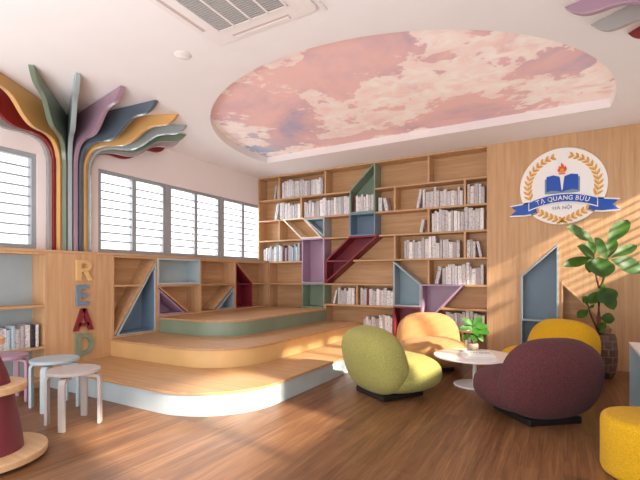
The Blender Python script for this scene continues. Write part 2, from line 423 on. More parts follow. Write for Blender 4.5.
cubby('angled_cubby', [P_(325.5, 5), (bX(379), RZ[3]-.001), (gx0, RZ[3]-.001), P_(325.5, 4)], g['red'], g['red'], label='deep red slanted cubby')
shelfred = obj('cubby_shelf', bx(bX(325.5)+.02, bX(350), DY-.004, DY+DP-.01, RZ[4]-T, RZ[4]), g['red'], case); shelfred['label'] = 'red shelf'
cubby('tall_cubby', [P_(302, 5), P_(324.4, 5), P_(324.4, 3), P_(302, 3)], g['pink'], g['pink'], label='mauve pink upright cubby')
cubby('square_cubby', [(bX(302), .602), (bX(324.4), .602), (bX(324.4), RZ[5]-.001), (bX(302), RZ[5]-.001)], g['sage'], g['sage'], label='sage green cubby just above the platform')
cubby('slanted_cubby', [P_(303.2, 2), P_(282, 2), P_(301.2, 3), P_(322.5, 3)], g['pale_oak'], None, label='oak slanted cubby')
cubby('triangle_cubby', [(bX(304), RZ[2]-T), (bX(324.4), RZ[3]), (bX(324.4), RZ[2]-T)], g['palegrey'], g['palegrey'], label='grey blue triangular cubby')
cubby('trapezoid_cubby', [(bX(393.2), RZ[6]), (bX(421), RZ[6]), (bX(421), RZ[5]), (bX(393.2), RZ[4]-T)], g['palegrey'], g['teal'], label='grey blue cubby with a slanted top')
cubby('square_cubby', [(bX(393.2), .08), (bX(421), .08), (bX(421), RZ[6]-.001), (bX(393.2), RZ[6]-.001)], g['red'], g['red'], label='deep red cubby below the grey blue one')
cubby('triangle_cubby', [(bX(421), RZ[5]), (bX(464.5), RZ[5]), (bX(421), RZ[7])], g['pink'], g['pink'], label='mauve pink triangular cubby')
obj('plinth', bx(bX(393.2), XR-T, DY+.02, DY+.04, 0, .075), g['oak_x'], case)
# ------------------------------------------------------------------ wood wall to the right with two house-shaped niches
NX0, NX1, NX2, NX3 = bX(520.5), bX(558.5), bX(561), bX(614)
n1 = [(NX0, .1), (NX1, .1), (NX1, bZ(557, 243.5)), (NX0, bZ(520.5, 276))]
n2 = [(NX2, .1), (NX3, .1), (NX3, bZ(614, 329)), (NX2, bZ(561, 281))]
b = B()
prism(b, [(XR, 0), (NX0, 0), (NX0, 2.968), (XR, 2.968)], FB, 0, .2)
prism(b, [(NX0, n1[3][1]), (NX1, n1[2][1]), (NX1, 2.968), (NX0, 2.968)], FB, 0, .2)
prism(b, [(NX1, 0), (NX2, 0), (NX2, 2.968), (NX1, 2.968)], FB, 0, .2)
prism(b, [(NX2, n2[3][1]), (NX3, n2[2][1]), (NX3, 2.968), (NX2, 2.968)], FB, 0, .2)
prism(b, [(NX3, 0), (RW, 0), (RW, 2.968), (NX3, 2.968)], FB, 0, .2)
prism(b, [(NX0, 0), (NX1, 0), (NX1, .1), (NX0, .1)], FB, 0, .2); prism(b, [(NX2, 0), (NX3, 0), (NX3, .1), (NX2, .1)], FB, 0, .2)
struct('wall_panelling', b, M['oak_z'], label='oak panelled wall with two house-shaped niches')
nk = thing('wall_niche', 'tall slate blue niche with a slanted top in the oak wall', 'niche', (NX0, DY, .1))
cubby('niche_frame', inset(n1, .002), g['palegrey'], g['nook'], t=.02, w0=-.012, parent=nk, dp=.22)
obj('niche_shelf', bx(NX0+.02, NX1-.02, DY+.01, DY+.2, bZ(540, 320)-.02, bZ(540, 320)), g['palegrey'], nk)
nk = thing('wall_niche', 'oak lined niche with a sloping top behind the potted fig tree', 'niche', (NX2, DY, .1))
cubby('niche_frame', inset(n2, .002), g['oak_z'], g['oak_x'], t=.02, w0=-.006, parent=nk, dp=.22)
# ------------------------------------------------------------------ window side cabinets
CT = 1.427      # cabinet top
SZ = (.2, .4, .6)
ya0 = lY(47.5); yb0 = lY(112.5)
top = obj('cabinet_top', bx(LW+.004, LX+.004, -.6, DY-.01, CT-.028, CT), M['oak_y']); tag(top, 'long oak top running over the low cabinets under the windows', 'worktop')
pn = obj('wood_panel', bx(LX-.2, LX, ya0, yb0, 0, CT-.029), M['oak_z']); tag(pn, 'plain oak panel carrying the coloured letters', 'panel')
CB = CT-.03
def carcass(label, y0, y1, z0, back='oak_y', midz=None, mid_to=None, bt=T):
    t = thing('shelf_cabinet', label, 'cabinet', (LX, y0, z0))
    b = B(); tube_poly(b, [(y0, z0), (y1, z0), (y1, CB), (y0, CB)], .022, FL, 0, .25)
    obj('carcass', b, M['oak_z'], t, recalc=False, bevel=.002, seg=1)
    obj('back_panel', bx(LX-.255, LX-.248, y0+.01, y1-.01, z0+.01, CB-.01), M[back], t)
    obj('plinth', bx(LX-.24, LX-.004, y0, y1, 0, z0-.002), M['oak_y'], t)
    return t
def lshelf(t, y0, y1, z, m='oak_y'): obj('shelf', bx(LX-.248, LX-.002, y0, y1, z-.024, z), M[m], t)
def lcub(t, name, pts, mat, back, label, t_=.014, w0=-.006):
    cubby(name, pts, mat, back, t=t_, w0=w0, parent=t, fn=FL, dp=.248, label=label)
MZ = 1.03
def slab(t, p, q, th=.024, m='oak_y'):   # diagonal board from p to q
    (ya, za), (yb, zb) = p, q; l = math.hypot(yb-ya, zb-za); nx, nz = -(zb-za)/l*th, (yb-ya)/l*th
    b = B(); prism(b, [(ya, za), (yb, zb), (yb+nx, zb+nz), (ya+nx, za+nz)], FL, 0, .247); obj('diagonal_board', b, M[m], t)
# bay beside the letters
y0, y1 = yb0+.002, lY(157)
t = carcass('oak cabinet bay with a tall slate blue triangle beside the letter panel', y0, y1, .402, midz=MZ)
dz = lambda y: .43+(y-y0-.03)/(y1-.05-y0)*(1.33-.43)
slab(t, (y0+.03, .43), (y1-.024, 1.345)); lshelf(t, y0+.02, y0+.42, 1.045)
lcub(t, 'triangle_cubby', [(y0+.05, .427), (y1-.024, .427), (y1-.024, 1.33)], M['pale'], M['blue'], 'slate blue triangular cubby with a pale rim')
obj('cubby_lining', bx(LX-.245, LX-.01, y1-.052, y1-.047, .46, 1.2), M['blue'], t)
obj('cubby_base', bx(LX-.245, LX-.01, y0+.12, y1-.05, .45, .455), M['blue'], t)
# bay with the pale blue box
y0, y1 = y1+.002, lY(200.3)
t = carcass('oak cabinet bay with a pale blue box above a small pink triangle', y0, y1, .602)
lcub(t, 'square_cubby', [(y0+.004, MZ+.002), (y1-.004, MZ+.002), (y1-.004, CB-.002), (y0+.004, CB-.002)], M['pale'], M['pale'], 'pale blue rectangular cubby', .028)
lshelf(t, y0+.02, y1-.02, MZ)
slab(t, (y0+.024, 1.0), (y0+.54, .625))
lcub(t, 'triangle_cubby', [(y0+.022, .625), (y0+.49, .625), (y0+.022, .98)], M['pink'], M['pink'], 'pink triangular cubby', .018)
# bay with the grey triangle
y0, y1 = y1+.002, lY(235)
t = carcass('oak cabinet bay with a slanted board and a small grey triangle', y0, y1, .602)
lshelf(t, y0+.02, y1-.02, MZ)
slab(t, (y0+.28, .625), (y1-.024, 1.0))
lcub(t, 'triangle_cubby', [(y1-.42, .625), (y1-.022, .625), (y1-.022, .96)], M['palegrey'], M['palegrey'], 'pale grey triangular cubby', .018)
# bay with the red gable, runs into the corner
y0, y1 = y1+.002, DY-.012
t = carcass('oak corner cabinet bay with a deep red gabled cubby', y0, y1, .602)
yr = y0+.44
lshelf(t, yr, y1-.02, MZ)
slab(t, (y0+.04, CB-.03), (yr+.01, MZ-.01))
lcub(t, 'angled_cubby', [(y0+.02, .625), (yr, .625), (yr, MZ), (y0+.02, CB-.03)], M['red'], M['red'], 'deep red gabled cubby', .02)
obj('cubby_shelf', bx(LX-.24, LX+.002, y0+.04, yr-.02, MZ-.024, MZ), M['red'], t)
# shelf unit on the near side of the panel
y0, y1 = -.6, ya0-.002
t = thing('book_shelf_unit', 'oak low shelf unit with a grey back left of the letter panel', 'shelf unit', (LX, y0, 0))
b = B(); tube_poly(b, [(y0, .06), (y1, .06), (y1, CB), (y0, CB)], .024, FL, 0, .25)
for yy in (.9,): prism(b, [(yy, .08), (yy+.024, .08), (yy+.024, CB-.02), (yy, CB-.02)], FL, .002, .249)
obj('carcass', b, M['oak_z'], t, recalc=False); obj('back_panel', bx(LX-.256, LX-.248, y0+.01, y1-.01, .07, CB-.01), M['palegrey'], t)
for z in (.85, .42): lshelf(t, y0+.02, y1-.022, z)
obj('plinth', bx(LX-.24, LX-.03, y0, y1, 0, .058), M['oak_y'], t)
# ------------------------------------------------------------------ letters
def text_mesh(txt, size=1.0, bold=0.0, name='t'):
    cu = bpy.data.curves.new(name, 'FONT'); cu.body = txt; cu.size = size; cu.offset = bold; cu.resolution_u = 6
    o = bpy.data.objects.new(name, cu); C.objects.link(o); bpy.context.view_layer.update()
    me = bpy.data.meshes.new_from_object(o.evaluated_get(bpy.context.evaluated_depsgraph_get()))
    bpy.data.objects.remove(o); bpy.data.curves.remove(cu); return me
def glyph_bm(txt, bold=0.0):
    me = text_mesh(txt, 1.0, bold); b = B(); b.from_mesh(me); bpy.data.meshes.remove(me)
    bmesh.ops.remove_doubles(b, verts=b.verts[:], dist=1e-5); return b
def bbox(b):
    xs = [v.co.x for v in b.verts]; ys = [v.co.y for v in b.verts]; return min(xs), max(xs), min(ys), max(ys)
def extrude(b, fn, w0, w1):
    """flat glyph (x, y) -> solid between w0 and w1 through fn"""
    fs = b.faces[:]; r = bmesh.ops.extrude_face_region(b, geom=fs)
    nv = {e for e in r['geom'] if isinstance(e, bmesh.types.BMVert)}
    for v in b.verts:
        x, y = v.co.x, v.co.y; v.co = Vector(fn(x, y, w1 if v in nv else w0))
def arcband(x0, ya, yb, xr, t, n=14):
    """right-hand bowl of a D or R as quads: from (x0, yb) round to (x0, ya), stroke t"""
    cy, ry = (ya+yb)/2, (yb-ya)/2; xm = x0+.12; out = [[(x0, yb-t), (xm, yb-t), (xm, yb), (x0, yb)], [(x0, ya), (xm, ya), (xm, ya+t), (x0, ya+t)]]
    P = [(xm+(xr-xm)*math.cos(q), cy+ry*math.sin(q)) for q in [math.pi/2-math.pi*k/n for k in range(n+1)]]
    Q = [(xm+(xr-xm-t*1.25)*math.cos(q), cy+(ry-t)*math.sin(q)) for q in [math.pi/2-math.pi*k/n for k in range(n+1)]]
    return out+[[P[k], P[k+1], Q[k+1], Q[k]] for k in range(n)]
R_ = lambda a, b, c, d: [(a, c), (b, c), (b, d), (a, d)]
GLY = {'E': [R_(0, .3, 0, 1), R_(.3, 1, .82, 1), R_(.3, .92, .42, .59), R_(.3, 1, 0, .18)],
       'A': [[(0, 0), (.25, 0), (.60, 1), (.37, 1)], [(.75, 0), (1, 0), (.63, 1), (.40, 1)], R_(.24, .76, .2, .36)],
       'D': [R_(0, .28, 0, 1)]+arcband(.28, 0, 1, 1, .18),
       'R': [R_(0, .28, 0, 1)]+arcband(.28, .42, 1, .93, .16)+[[(.40, .44), (.66, .46), (1, 0), (.72, 0)]]}
for ch, x0, x1, ytop, ybot, m, lb in (('R', 77, 93, 260, 280.5, 'cream', 'ochre letter R, topmost on the oak panel'), ('E', 77, 89.5, 285, 305.5, 'blue', 'slate blue letter E on the oak panel'),
                              ('A', 74, 94, 308.5, 330.5, 'red', 'deep red letter A on the oak panel'), ('D', 76.5, 94, 333, 355.5, 'sage', 'sage green letter D, lowest on the oak panel')):
    XF = LX+.03; yA, yB = lY(x0, XF), lY(x1, XF); zt, zb = lZ((x0+x1)/2, ytop, XF), lZ((x0+x1)/2, ybot, XF); gb = B()
    for p in GLY[ch]: prism(gb, p, lambda u, v, w: (LX+.002+w, yA+u*(yB-yA), zb+v*(zt-zb)), 0, .03)
    tag(obj('wall_letter', gb, M[m]), lb, 'letter', 'coloured letters spelling READ')
# ------------------------------------------------------------------ three-step platform
st = thing('tiered_platform', 'three-step curved oak reading platform with pale blue, ochre and green risers', 'platform', (LX, 2.42, 0))
def step_outline(xr, yf, r, yfar, off=0., xleft=LX+.002):
    xr += off; yf -= off; r += off; n = 20
    pts = [(xleft, yf)]
    for k in range(n+1):
        a = -math.pi/2+math.pi/2*k/n; pts.append((xr-r+r*math.cos(a), yf+r+r*math.sin(a)))
    pts += [(xr, yfar), (xleft, yfar)]; return pts
ident = lambda u, v, w: (u, v, w)
zprev = 0
for (xr, yf, r), z1, m, lb in zip(((-2.24, 2.42, .72), (-2.85, 3.145, .65), (-3.47, 3.845, .52)), SZ, ('riserw', 'cream', 'sage'), ('pale blue riser', 'ochre riser', 'sage green riser')):
    sp = bpy.data.objects.new('step', None); C.objects.link(sp); sp.parent = st; sp.matrix_parent_inverse = Matrix.Translation(-Vector(st.location))
    for nm, off, za, zb, mt in (('riser', 0, zprev, z1-.022, M[m]), ('tread', .014, z1-.022, z1, M['tread'])):
        b = B(); prism(b, step_outline(xr, yf, r, DY-.01, off), ident, za, zb)
        bmesh.ops.recalc_face_normals(b, faces=b.faces[:])
        me = bpy.data.meshes.new(nm); b.to_mesh(me); b.free(); me.materials.append(mt)
        o = bpy.data.objects.new(nm, me); C.objects.link(o); o.parent = sp
        if nm == 'riser': o['label'] = lb
    zprev = z1
# ------------------------------------------------------------------ books
proto = None
def book_mesh():
    b = B(); t = .04        # unit book: x 0..1 thickness, y 0..1 depth, z 0..1 height
    box(b, 0, .09, .03, 1, 0, 1, mi=0); box(b, .91, 1, .03, 1, 0, 1, mi=0)
    box(b, .09, .91, .06, .97, .02, .975, mi=1)
    n = 6; pr = [(0, .03)]+[(.5-.5*math.cos(math.pi*k/n), .03-.03*math.sin(math.pi*k/n)) for k in range(1, n)]+[(1, .03), (1, .06), (0, .06)]
    f0 = len(b.faces); prism(b, pr, ident, 0, 1)
    return b
BK = {}
for k in ('white', 'pale', 'red', 'black', 'blue'):
    bb = book_mesh(); bmesh.ops.recalc_face_normals(bb, faces=bb.faces[:]); me = bpy.data.meshes.new('book'); bb.to_mesh(me); bb.free()
    me.materials.append(M['bk_'+k]); me.materials.append(M['paper']); BK[k] = me
ORD = ['first', 'second', 'third', 'fourth', 'fifth', 'sixth', 'seventh', 'eighth', 'ninth', 'tenth', 'eleventh', 'twelfth', 'thirteenth', 'fourteenth', 'fifteenth',
       'sixteenth', 'seventeenth', 'eighteenth', 'nineteenth', 'twentieth', 'twenty-first', 'twenty-second', 'twenty-third', 'twenty-fourth', 'twenty-fifth', 'twenty-sixth', 'twenty-seventh', 'twenty-eighth', 'twenty-ninth', 'thirtieth']
NAMEC = {'white': 'white', 'pale': 'pale grey', 'red': 'dark red', 'black': 'black', 'blue': 'pale blue'}
nbooks = 0
def row(x0, x1, z, where, hmin=.24, hmax=.31, lean=0, lean_end=0, cols='wwwwpww', wmin=.03, wmax=.062, plane='back', special=None, dmax=.17):
    """fill a shelf run with upright books; lean = the first book leans on its neighbour"""
    global nbooks
    x = x0; i = 0; items = []; rh = 0
    while True:
        w = random.uniform(wmin, wmax)
        if x+w > x1: break
        if i % 5 == 0: rh = random.uniform(0, 1)
        h = hmin-.02+(hmax-hmin+.03)*min(1, max(0, rh*.5+random.random()*.55)); items.append([x, w, h]); x += w+random.choice((.001, .002, .006)); i += 1
    cmap = {'w': 'white', 'p': 'pale', 'r': 'red', 'k': 'black', 'b': 'blue'}
    for k, (x, w, h) in enumerate(items):
        col = cmap[(special or {}).get(k, random.choice(cols))]
        d = random.uniform(.13, dmax)
        o = bpy.data.objects.new('book', BK[col]); C.objects.link(o)
        la = 0
        if lean and k == 0: la = lean
        if lean_end and k == len(items)-1: la = -lean_end
        y = DY+.03+random.uniform(0, .012)
        if plane == 'back':
            o.location = (x-(math.sin(la)*h if la > 0 else 0)+(0), y, z+.001+(w*math.sin(-la) if la < 0 and False else 0)); o.scale = (w, d, h)
            if la:
                if la > 0: o.location.x = x-math.sin(la)*h-.004; o.location.z = z+.001+w*math.sin(la)
                else: o.location.x = x+.004+math.sin(-la)*h+ (w-w*math.cos(la)); o.location.z = z+.001
                o.rotation_euler = (0, la, 0)
        else:
            o.location = (LX-.03-random.uniform(0, .012), x, z+.001); o.scale = (w, d, h); o.rotation_euler = (0, 0, math.radians(90))
        nbooks += 1
        st_ = 'leaning' if la else 'upright'
        tag(o, '%s%s book, %s %s' % ('leaning ' if la else '', NAMEC[col], ORD[min(k, 29)], where), 'book', 'books '+where.replace('from left ', ''))
R1, R2, R3, R4, R5, R6, R7 = [RZ[k] for k in range(1, 8)]
row(bX(274.8), bX(278)-.004, R1, 'from left in top left corner cell of bookcase', lean=.16, wmin=.025, wmax=.032)
row(bX(281), bX(323.6), R1, 'from left in wide second cell of top book row', .25, .33)
row(bX(275.5), bX(299.6), R2, 'from left on second book shelf, far left cell', .24, .32, lean=.18)
row(bX(303), bX(348.8), R2, 'from left on the shelf left of the green gable', .25, .33)
row(bX(352), bX(372.8), R2+.025, 'from left inside the sage green gabled cubby', .23, .3, special={0: 'r', 9: 'r', 10: 'r'}, wmin=.034, wmax=.05)
row(bX(377.5), bX(387), R2, 'from left just right of the sage green gable', .2, .26, lean_end=.22)
row(bX(419), bX(462.8), R2-0+0, 'from left in wide cell under the empty top right cells', .22, .33, lean=.2)
row(bX(466.5), bX(486), R2, 'from left in small cell at upper right of bookcase', .24, .33)
row(bX(421.5), bX(426.8), R3, 'from left beside the divider right of slate cubby', .2, .27, lean=.2, wmin=.03, wmax=.045)
row(bX(431), bX(486), R3, 'from left in right cell of third shelf down', .24, .34)
row(bX(262.5), bX(301), R4, 'from left on shelf left of the mauve upright cubby', .22, .31, cols='wwbbwwwr')
row(bX(403.5), bX(461.5), R4, 'from left in wide middle cell of fourth shelf down', .22, .32)
row(bX(466), bX(479.5), R4, 'from left in small right cell of fourth shelf down', .2, .27, lean_end=.2)
row(bX(438), bX(486), R5, 'from left on the shelf above the mauve triangle', .23, .33, lean=.22)
row(bX(335), bX(355.4), R6, 'from left beneath the red slanted cubby', .2, .29, lean=.25)
row(bX(359.2), bX(392.4), R6, 'from left in cell left of grey blue cubby', .22, .28, special={3: 'r'})
row(bX(445), bX(486), R7, 'from left on shelf beside the mauve triangle tip', .22, .285)
row(bX(362.5), bX(392.4), .20, 'from left on lowest shelf behind the green chair', .24, .34, cols='wwpwp')
row(bX(396.2), bX(405), .112, 'from left inside the lower deep red cubby', .21, .24, wmin=.04, wmax=.05)
row(bX(464), bX(474), .10, 'from left on lowest shelf behind the small plant', .18, .24)
row(1.05, lY(43.2), .42, 'from left on the shelf behind the stools', .19, .27, plane='left', cols='wwwwwpb', special={29: 'k'}, wmin=.028, wmax=.05, dmax=.16)
# ------------------------------------------------------------------ fin trees
FIN = [(.10, CT+.001), (.10, 1.9), (.10, 2.38), (.112, 2.47), (.145, 2.55), (.2, 2.61), (.28, 2.64), (.38, 2.652), (.48, 2.648), (.58, 2.65), (.67, 2.672), (.76, 2.72), (.85, 2.785), (.93, 2.83), (1.02, 2.85), (1.10, 2.853), (1.18, 2.866), (1.25, 2.905), (1.31, CEIL-.002)]
def fin_tree(X, sgn, Yc, label, seq, z0=CT+.001, flip=1, i8=8):
    t = thing('fin_tree', label, 'sculpture', (X, Yc, z0))
    n = len(seq)
    for i, (m, ang) in enumerate(seq):
        a = math.radians(ang); ox = X+sgn*.028; oy = Yc-.01+(min(i, i8)-4)*.036*flip; k = 1.0 if abs(ang) < 85 else .985
        R = 1.0
        tip = Vector((X+sgn*max(.03, 1.305*math.cos(a)), Yc+1.305*math.sin(a), 0)); d = tip-Vector((ox, oy, 0)); LT = d.length; d.normalize(); nrm = Vector((-d.y, d.x, 0))
        prof = [(.0, z0), (.1, z0)]+[(r if r < .12 else max(.1, .1+(r-.1)*(LT-.1)/1.21), max(z, z0)) for r, z in crom(FIN, 4)]+[(.0, CEIL-.002)]
        b = B(); O = Vector((ox, oy, 0)); th = .023
        prism(b, prof, lambda u, v, w: tuple(O+d*u+nrm*w+Vector((0, 0, v))), -th, th)
        o = obj('fin', b, M['lq_'+m], t, bevel=.006, seg=2)
        o['label'] = {'grey': 'warm grey fin', 'red': 'deep red fin', 'yel': 'ochre fin', 'green': 'sage green fin', 'lb': 'pale grey blue fin', 'pink': 'mauve pink fin', 'slate': 'slate blue fin', 'mauve': 'mauve grey fin'}[m]
    return t
seq = [('grey', -89), ('red', -75.5), ('yel', -59), ('green', -42), ('lb', -26.5), ('pink', -9.6), ('slate', 7.5), ('yel', 24.8), ('lb', 40.5), ('green', 56), ('mauve', 71), ('red', 87)]
fin_tree(LW, 1, 2.80, 'fan of coloured wavy fins spreading from the wall post to the ceiling', seq)
seq2 = [('grey', 89), ('red', 73), ('lb', 57), ('green', -89+130)]
seq2 = [('green', -86), ('mauve', -69), ('yel', -53), ('slate', -36), ('lb', -20), ('yel', -3), ('pink', 19.2), ('grey', 35.3), ('red', 51.5), ('green', 70), ('lb', 86)]
fin_tree(RW, -1, 2.9, 'matching fan of coloured fins over the right hand wall, cut by the frame', seq2, z0=.001)
# ------------------------------------------------------------------ ceiling fittings
def rrect(cx, cy, hx, hy, r, n=6):
    pts = []
    for sx, sy, a0 in ((1, 1, 0), (-1, 1, 90), (-1, -1, 180), (1, -1, 270)):
        for k in range(n+1):
            a = math.radians(a0+90*k/n); pts.append((cx+sx*(hx-r)+r*math.cos(a), cy+sy*(hy-r)+r*math.sin(a)))
    return pts
ax, ay = -1.9, 2.04
ac = thing('ceiling_air_conditioner', 'square white cassette air conditioner in the ceiling', 'air conditioner', (ax, ay, CEIL))
b = B(); prism(b, rrect(ax, ay, .46, .46, .05), ident, CEIL-.016, CEIL-.003); obj('panel', b, M['plastic'], ac, bevel=.004, seg=2)
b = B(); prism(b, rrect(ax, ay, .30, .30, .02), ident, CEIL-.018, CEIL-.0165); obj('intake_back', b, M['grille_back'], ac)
b = B()
for k in range(31):
    y = ay-.295+k*.59/30; box(b, ax-.30, ax+.30, y-.0035, y+.0035, CEIL-.023, CEIL-.019)
for k in range(61):
    x = ax-.295+k*.59/60; box(b, x-.0014, x+.0014, ay-.30, ay+.30, CEIL-.023, CEIL-.019)
obj('grille', b, M['grille_bar'], ac)
b = B()
for k in range(5):
    x = ax-.30+k*.15; box(b, x-.007, x+.007, ay-.30, ay+.30, CEIL-.026, CEIL-.0165)
for y in (ay-.30, ay+.30): box(b, ax-.307, ax+.307, y-.007, y+.007, CEIL-.026, CEIL-.0165)
obj('grille_frame', b, M['plastic'], ac)
for k in range(4):
    mx = Matrix.Translation((ax, ay, 0)) @ Matrix.Rotation(k*math.pi/2, 4, 'Z')
    b = B(); box(b, -.25, .25, .385, .435, CEIL-.018, CEIL-.0165, mx); s0 = obj('air_slot', b, M['slot'], ac)
    b = B(); box(b, -.245, .245, .405, .432, CEIL-.022, CEIL-.0185, mx); obj('slot_flap', b, M['plastic'], ac, bevel=.002)
b = B(); lathe(b, [(0, CEIL-.009), (.05, CEIL-.009), (.055, CEIL-.006), (.066, CEIL-.006), (.07, CEIL-.001)], 32, -2.72, 2.47)
tag(obj('smoke_detector', b, M['plastic'], smooth=True), 'small round white disc on the ceiling beside the air conditioner', 'detector')
tag(obj('ceiling_strip', bx(-1.422, -1.396, 1.62, 2.53, CEIL-.012, CEIL-.001), M['plastic'], bevel=.003), 'thin white strip on the ceiling along the right side of the air conditioner', 'strip')
# ------------------------------------------------------------------ emblem
ex, ez, er = -.02, 2.30, .488
em = thing('school_emblem', 'round white school emblem with blue ribbon, open book and gold laurel on the oak wall', 'emblem', (ex, DY, ez))
def EM(u, v, w): return (ex+u*er, DY-.012-w, ez+v*er)
def epoly(name, polys, mat, w0, w1, lb=None):
    b = B()
    for p in polys: prism(b, p, EM, w0, w1)
    o = obj(name, b, M[mat], em)
    if lb: o['label'] = lb
    return o
rib_t = lambda u: -.215-.27*u*u; rib_b = lambda u: -.41-.27*u*u
def band(u0, u1, e=0., n=14):
    us = [u0+(u1-u0)*k/n for k in range(n+1)]
    return [(u, rib_t(u)+e) for u in us]+[(u, rib_b(u)-e) for u in us[::-1]]
def tail(s, e=0):
    p = [(.62, -.43+e), (.82, -.40+e), (1.22+e, -.46+e), (1.09, -.57), (1.24+e, -.69-e), (.88, -.70-e), (.58, -.66-e)]
    return [(s*u, v) for u, v in p]
e_ = .035
epoly('backing', [[(math.cos(2*math.pi*k/72), math.sin(2*math.pi*k/72)) for k in range(72)], band(-.82, .82, e_), tail(1, e_), tail(-1, e_)], 'em_white', 0, .022, 'white round backing plate')
epoly('ribbon_tail', [tail(1)], 'em_blue', .023, .028); epoly('ribbon_tail', [tail(-1)], 'em_blue', .023, .028); epoly('ribbon', [band(-.79, .79, .028)], 'em_white', .029, .031, 'white ribbon edge')
epoly('ribbon', [band(-.77, .77)], 'em_blue', .031, .036, 'blue ribbon band')
epoly('book_cover', [[(-.40, .20), (-.33, .24), (0, .22), (.33, .24), (.40, .20), (.40, -.18), (.05, -.2), (-.05, -.2), (-.40, -.18)]], 'em_grey', .023, .026)
epoly('book_pages', [[(-.36, .27), (-.2, .30), (-.06, .25), (-.005, -.16), (-.1, -.12), (-.25, -.1), (-.36, -.13)], [(.36, .27), (.2, .30), (.06, .25), (.005, -.16), (.1, -.12), (.25, -.1), (.36, -.13)]], 'em_blue', .027, .031, 'blue open book')
epoly('torch', [[(-.05, .25), (.05, .25), (.012, -.1), (-.012, -.1)]], 'em_white', .032, .035); epoly('torch_cup', [[(-.09, .34), (.09, .34), (.06, .305), (-.06, .305)]], 'em_flame', .032, .035)
epoly('flame', [[(-.08, .37), (-.11, .43), (-.07, .47), (-.08, .53), (-.03, .50), (-.02, .61), (.03, .55), (.05, .49), (.08, .52), (.11, .44), (.08, .37), (0, .35)]], 'em_flame', .032, .035, 'orange flame')
epoly('flame', [[(-.04, .37), (-.05, .42), (0, .48), (.05, .41), (.04, .37)]], 'em_gold', .036, .037, 'gold flame core')
def lf(cx, cy, ang, l, w):
    ca, sa = math.cos(ang), math.sin(ang); out = []
    for p, q in ((0, 0), (.25, .42), (.55, .5), (.82, .3), (1, 0), (.82, -.3), (.55, -.5), (.25, -.42)):
        out.append((cx+p*l*ca-q*w*sa, cy+p*l*sa+q*w*ca))
    return out
for s in (1, -1):
    polys = []
    for k in range(11):
        a = math.radians(-22+k*9.3); R = .80; x, y = R*math.cos(a), R*math.sin(a); tg = a+math.pi/2
        for side in (.62, -.62):
            p = lf(x, y, tg-side, .19-.005*k, .06); polys.append([(s*u, v) for u, v in p])
    a_ = [(math.radians(-24+i*6)) for i in range(18)]
    polys.append([(s*.806*math.cos(a), .806*math.sin(a)) for a in a_]+[(s*.792*math.cos(a), .792*math.sin(a)) for a in a_[::-1]])
    epoly('laurel_branch', polys, 'em_gold', .023, .027)
    polys = []
    path = [(-.12+.66*k/6, -.95+.30*(k/6)**1.3) for k in range(7)]
    for k, (x, y) in enumerate(path):
        tg = math.atan2(path[min(k+1, 6)][1]-path[max(k-1, 0)][1], path[min(k+1, 6)][0]-path[max(k-1, 0)][0])
        if k > 0:
            for side in (.7, -.7):
                p = lf(x, y, tg+side, .15, .07); polys.append([(s*u, v) for u, v in p])
    polys.append([(s*u, v+.008) for u, v in path]+[(s*u, v-.008) for u, v in path[::-1]])
    epoly('laurel_sprig', polys, 'em_gold', .0235, .0275)
def arc_text(txt, size, f, mat, w, total):
    b = B(); adv = []; x = 0
    for ch in txt:
        if ch == ' ': adv.append((None, x, 0)); x += .32; continue
        g_ = glyph_bm(ch, .012); a0, a1_, _, _ = bbox(g_); adv.append((g_, x-a0, a1_-a0)); x += (a1_-a0)+.09
    W = x-.09; k = total/W
    for g_, ox, _ in adv:
        if g_ is None: continue
        for v in g_.verts: v.co.x += ox
        a0, a1_, _, _ = bbox(g_); cu = ((a0+a1_)/2-W/2)*k; base, slope = f(cu); cs, sn = math.cos(math.atan(slope)), math.sin(math.atan(slope))
        extrude(g_, lambda u, v, ww: EM(cu+((u-W/2)*k-cu)*cs-(v*size)*sn, base+((u-W/2)*k-cu)*sn+(v*size)*cs, ww), w, w+.004)
        me = bpy.data.meshes.new('g'); g_.to_mesh(me); g_.free(); b.from_mesh(me); bpy.data.meshes.remove(me)
    return b
obj('lettering', arc_text('TẠ QUANG BỬU', .165, lambda u: (rib_b(u)+.045, -.54*u), 'em_white', .0362, 1.18), M['em_white'], em)['label'] = 'white lettering on the ribbon'
obj('lettering', arc_text('HÀ NỘI', .115, lambda u: (-.60, 0), 'em_blue', .0232, .43), M['em_grey'], em)['label'] = 'blue grey lettering below the ribbon'
# ------------------------------------------------------------------ lounge chairs
def blob(cx, cy, cz, ax_, ay_, az_, n=2.8, tilt=0, bend=0, taper=0, flat=0):
    b = B(); bmesh.ops.create_uvsphere(b, u_segments=56, v_segments=32, radius=1)
    for v in b.verts:
        p = v.co.normalized(); k = (abs(p.x)**n+abs(p.y)**n+abs(p.z)**n)**(-1/n); p = p*k
        x, y, z = p.x*ax_, p.y*ay_*(1-taper*(p.z+1)/2), p.z*az_
        x += bend*y*y
        if tilt:
            ct, st2 = math.cos(tilt), math.sin(tilt); x, z = x*ct-(z)*st2, x*st2+z*ct
        v.co = Vector((x+cx, y+cy, z+cz))
    return b
def chair(name_m, label, loc, rz):
    t = thing('lounge_chair', label, 'chair', loc, rz, 'round boucle lounge chairs', local=True)
    b = B(); box(b, -.24, .24, -.23, .23, 0, .055); obj('base', b, M['dark'], t, bevel=.012)
    obj('seat', blob(.08, 0, .215, .40, .42, .178, 2.6), M[name_m], t, smooth=True, recalc=False)
    obj('backrest', blob(-.205, 0, .355, .195, .425, .318, 2.7, math.radians(17), .16, .1), M[name_m], t, smooth=True, recalc=False)
    return t
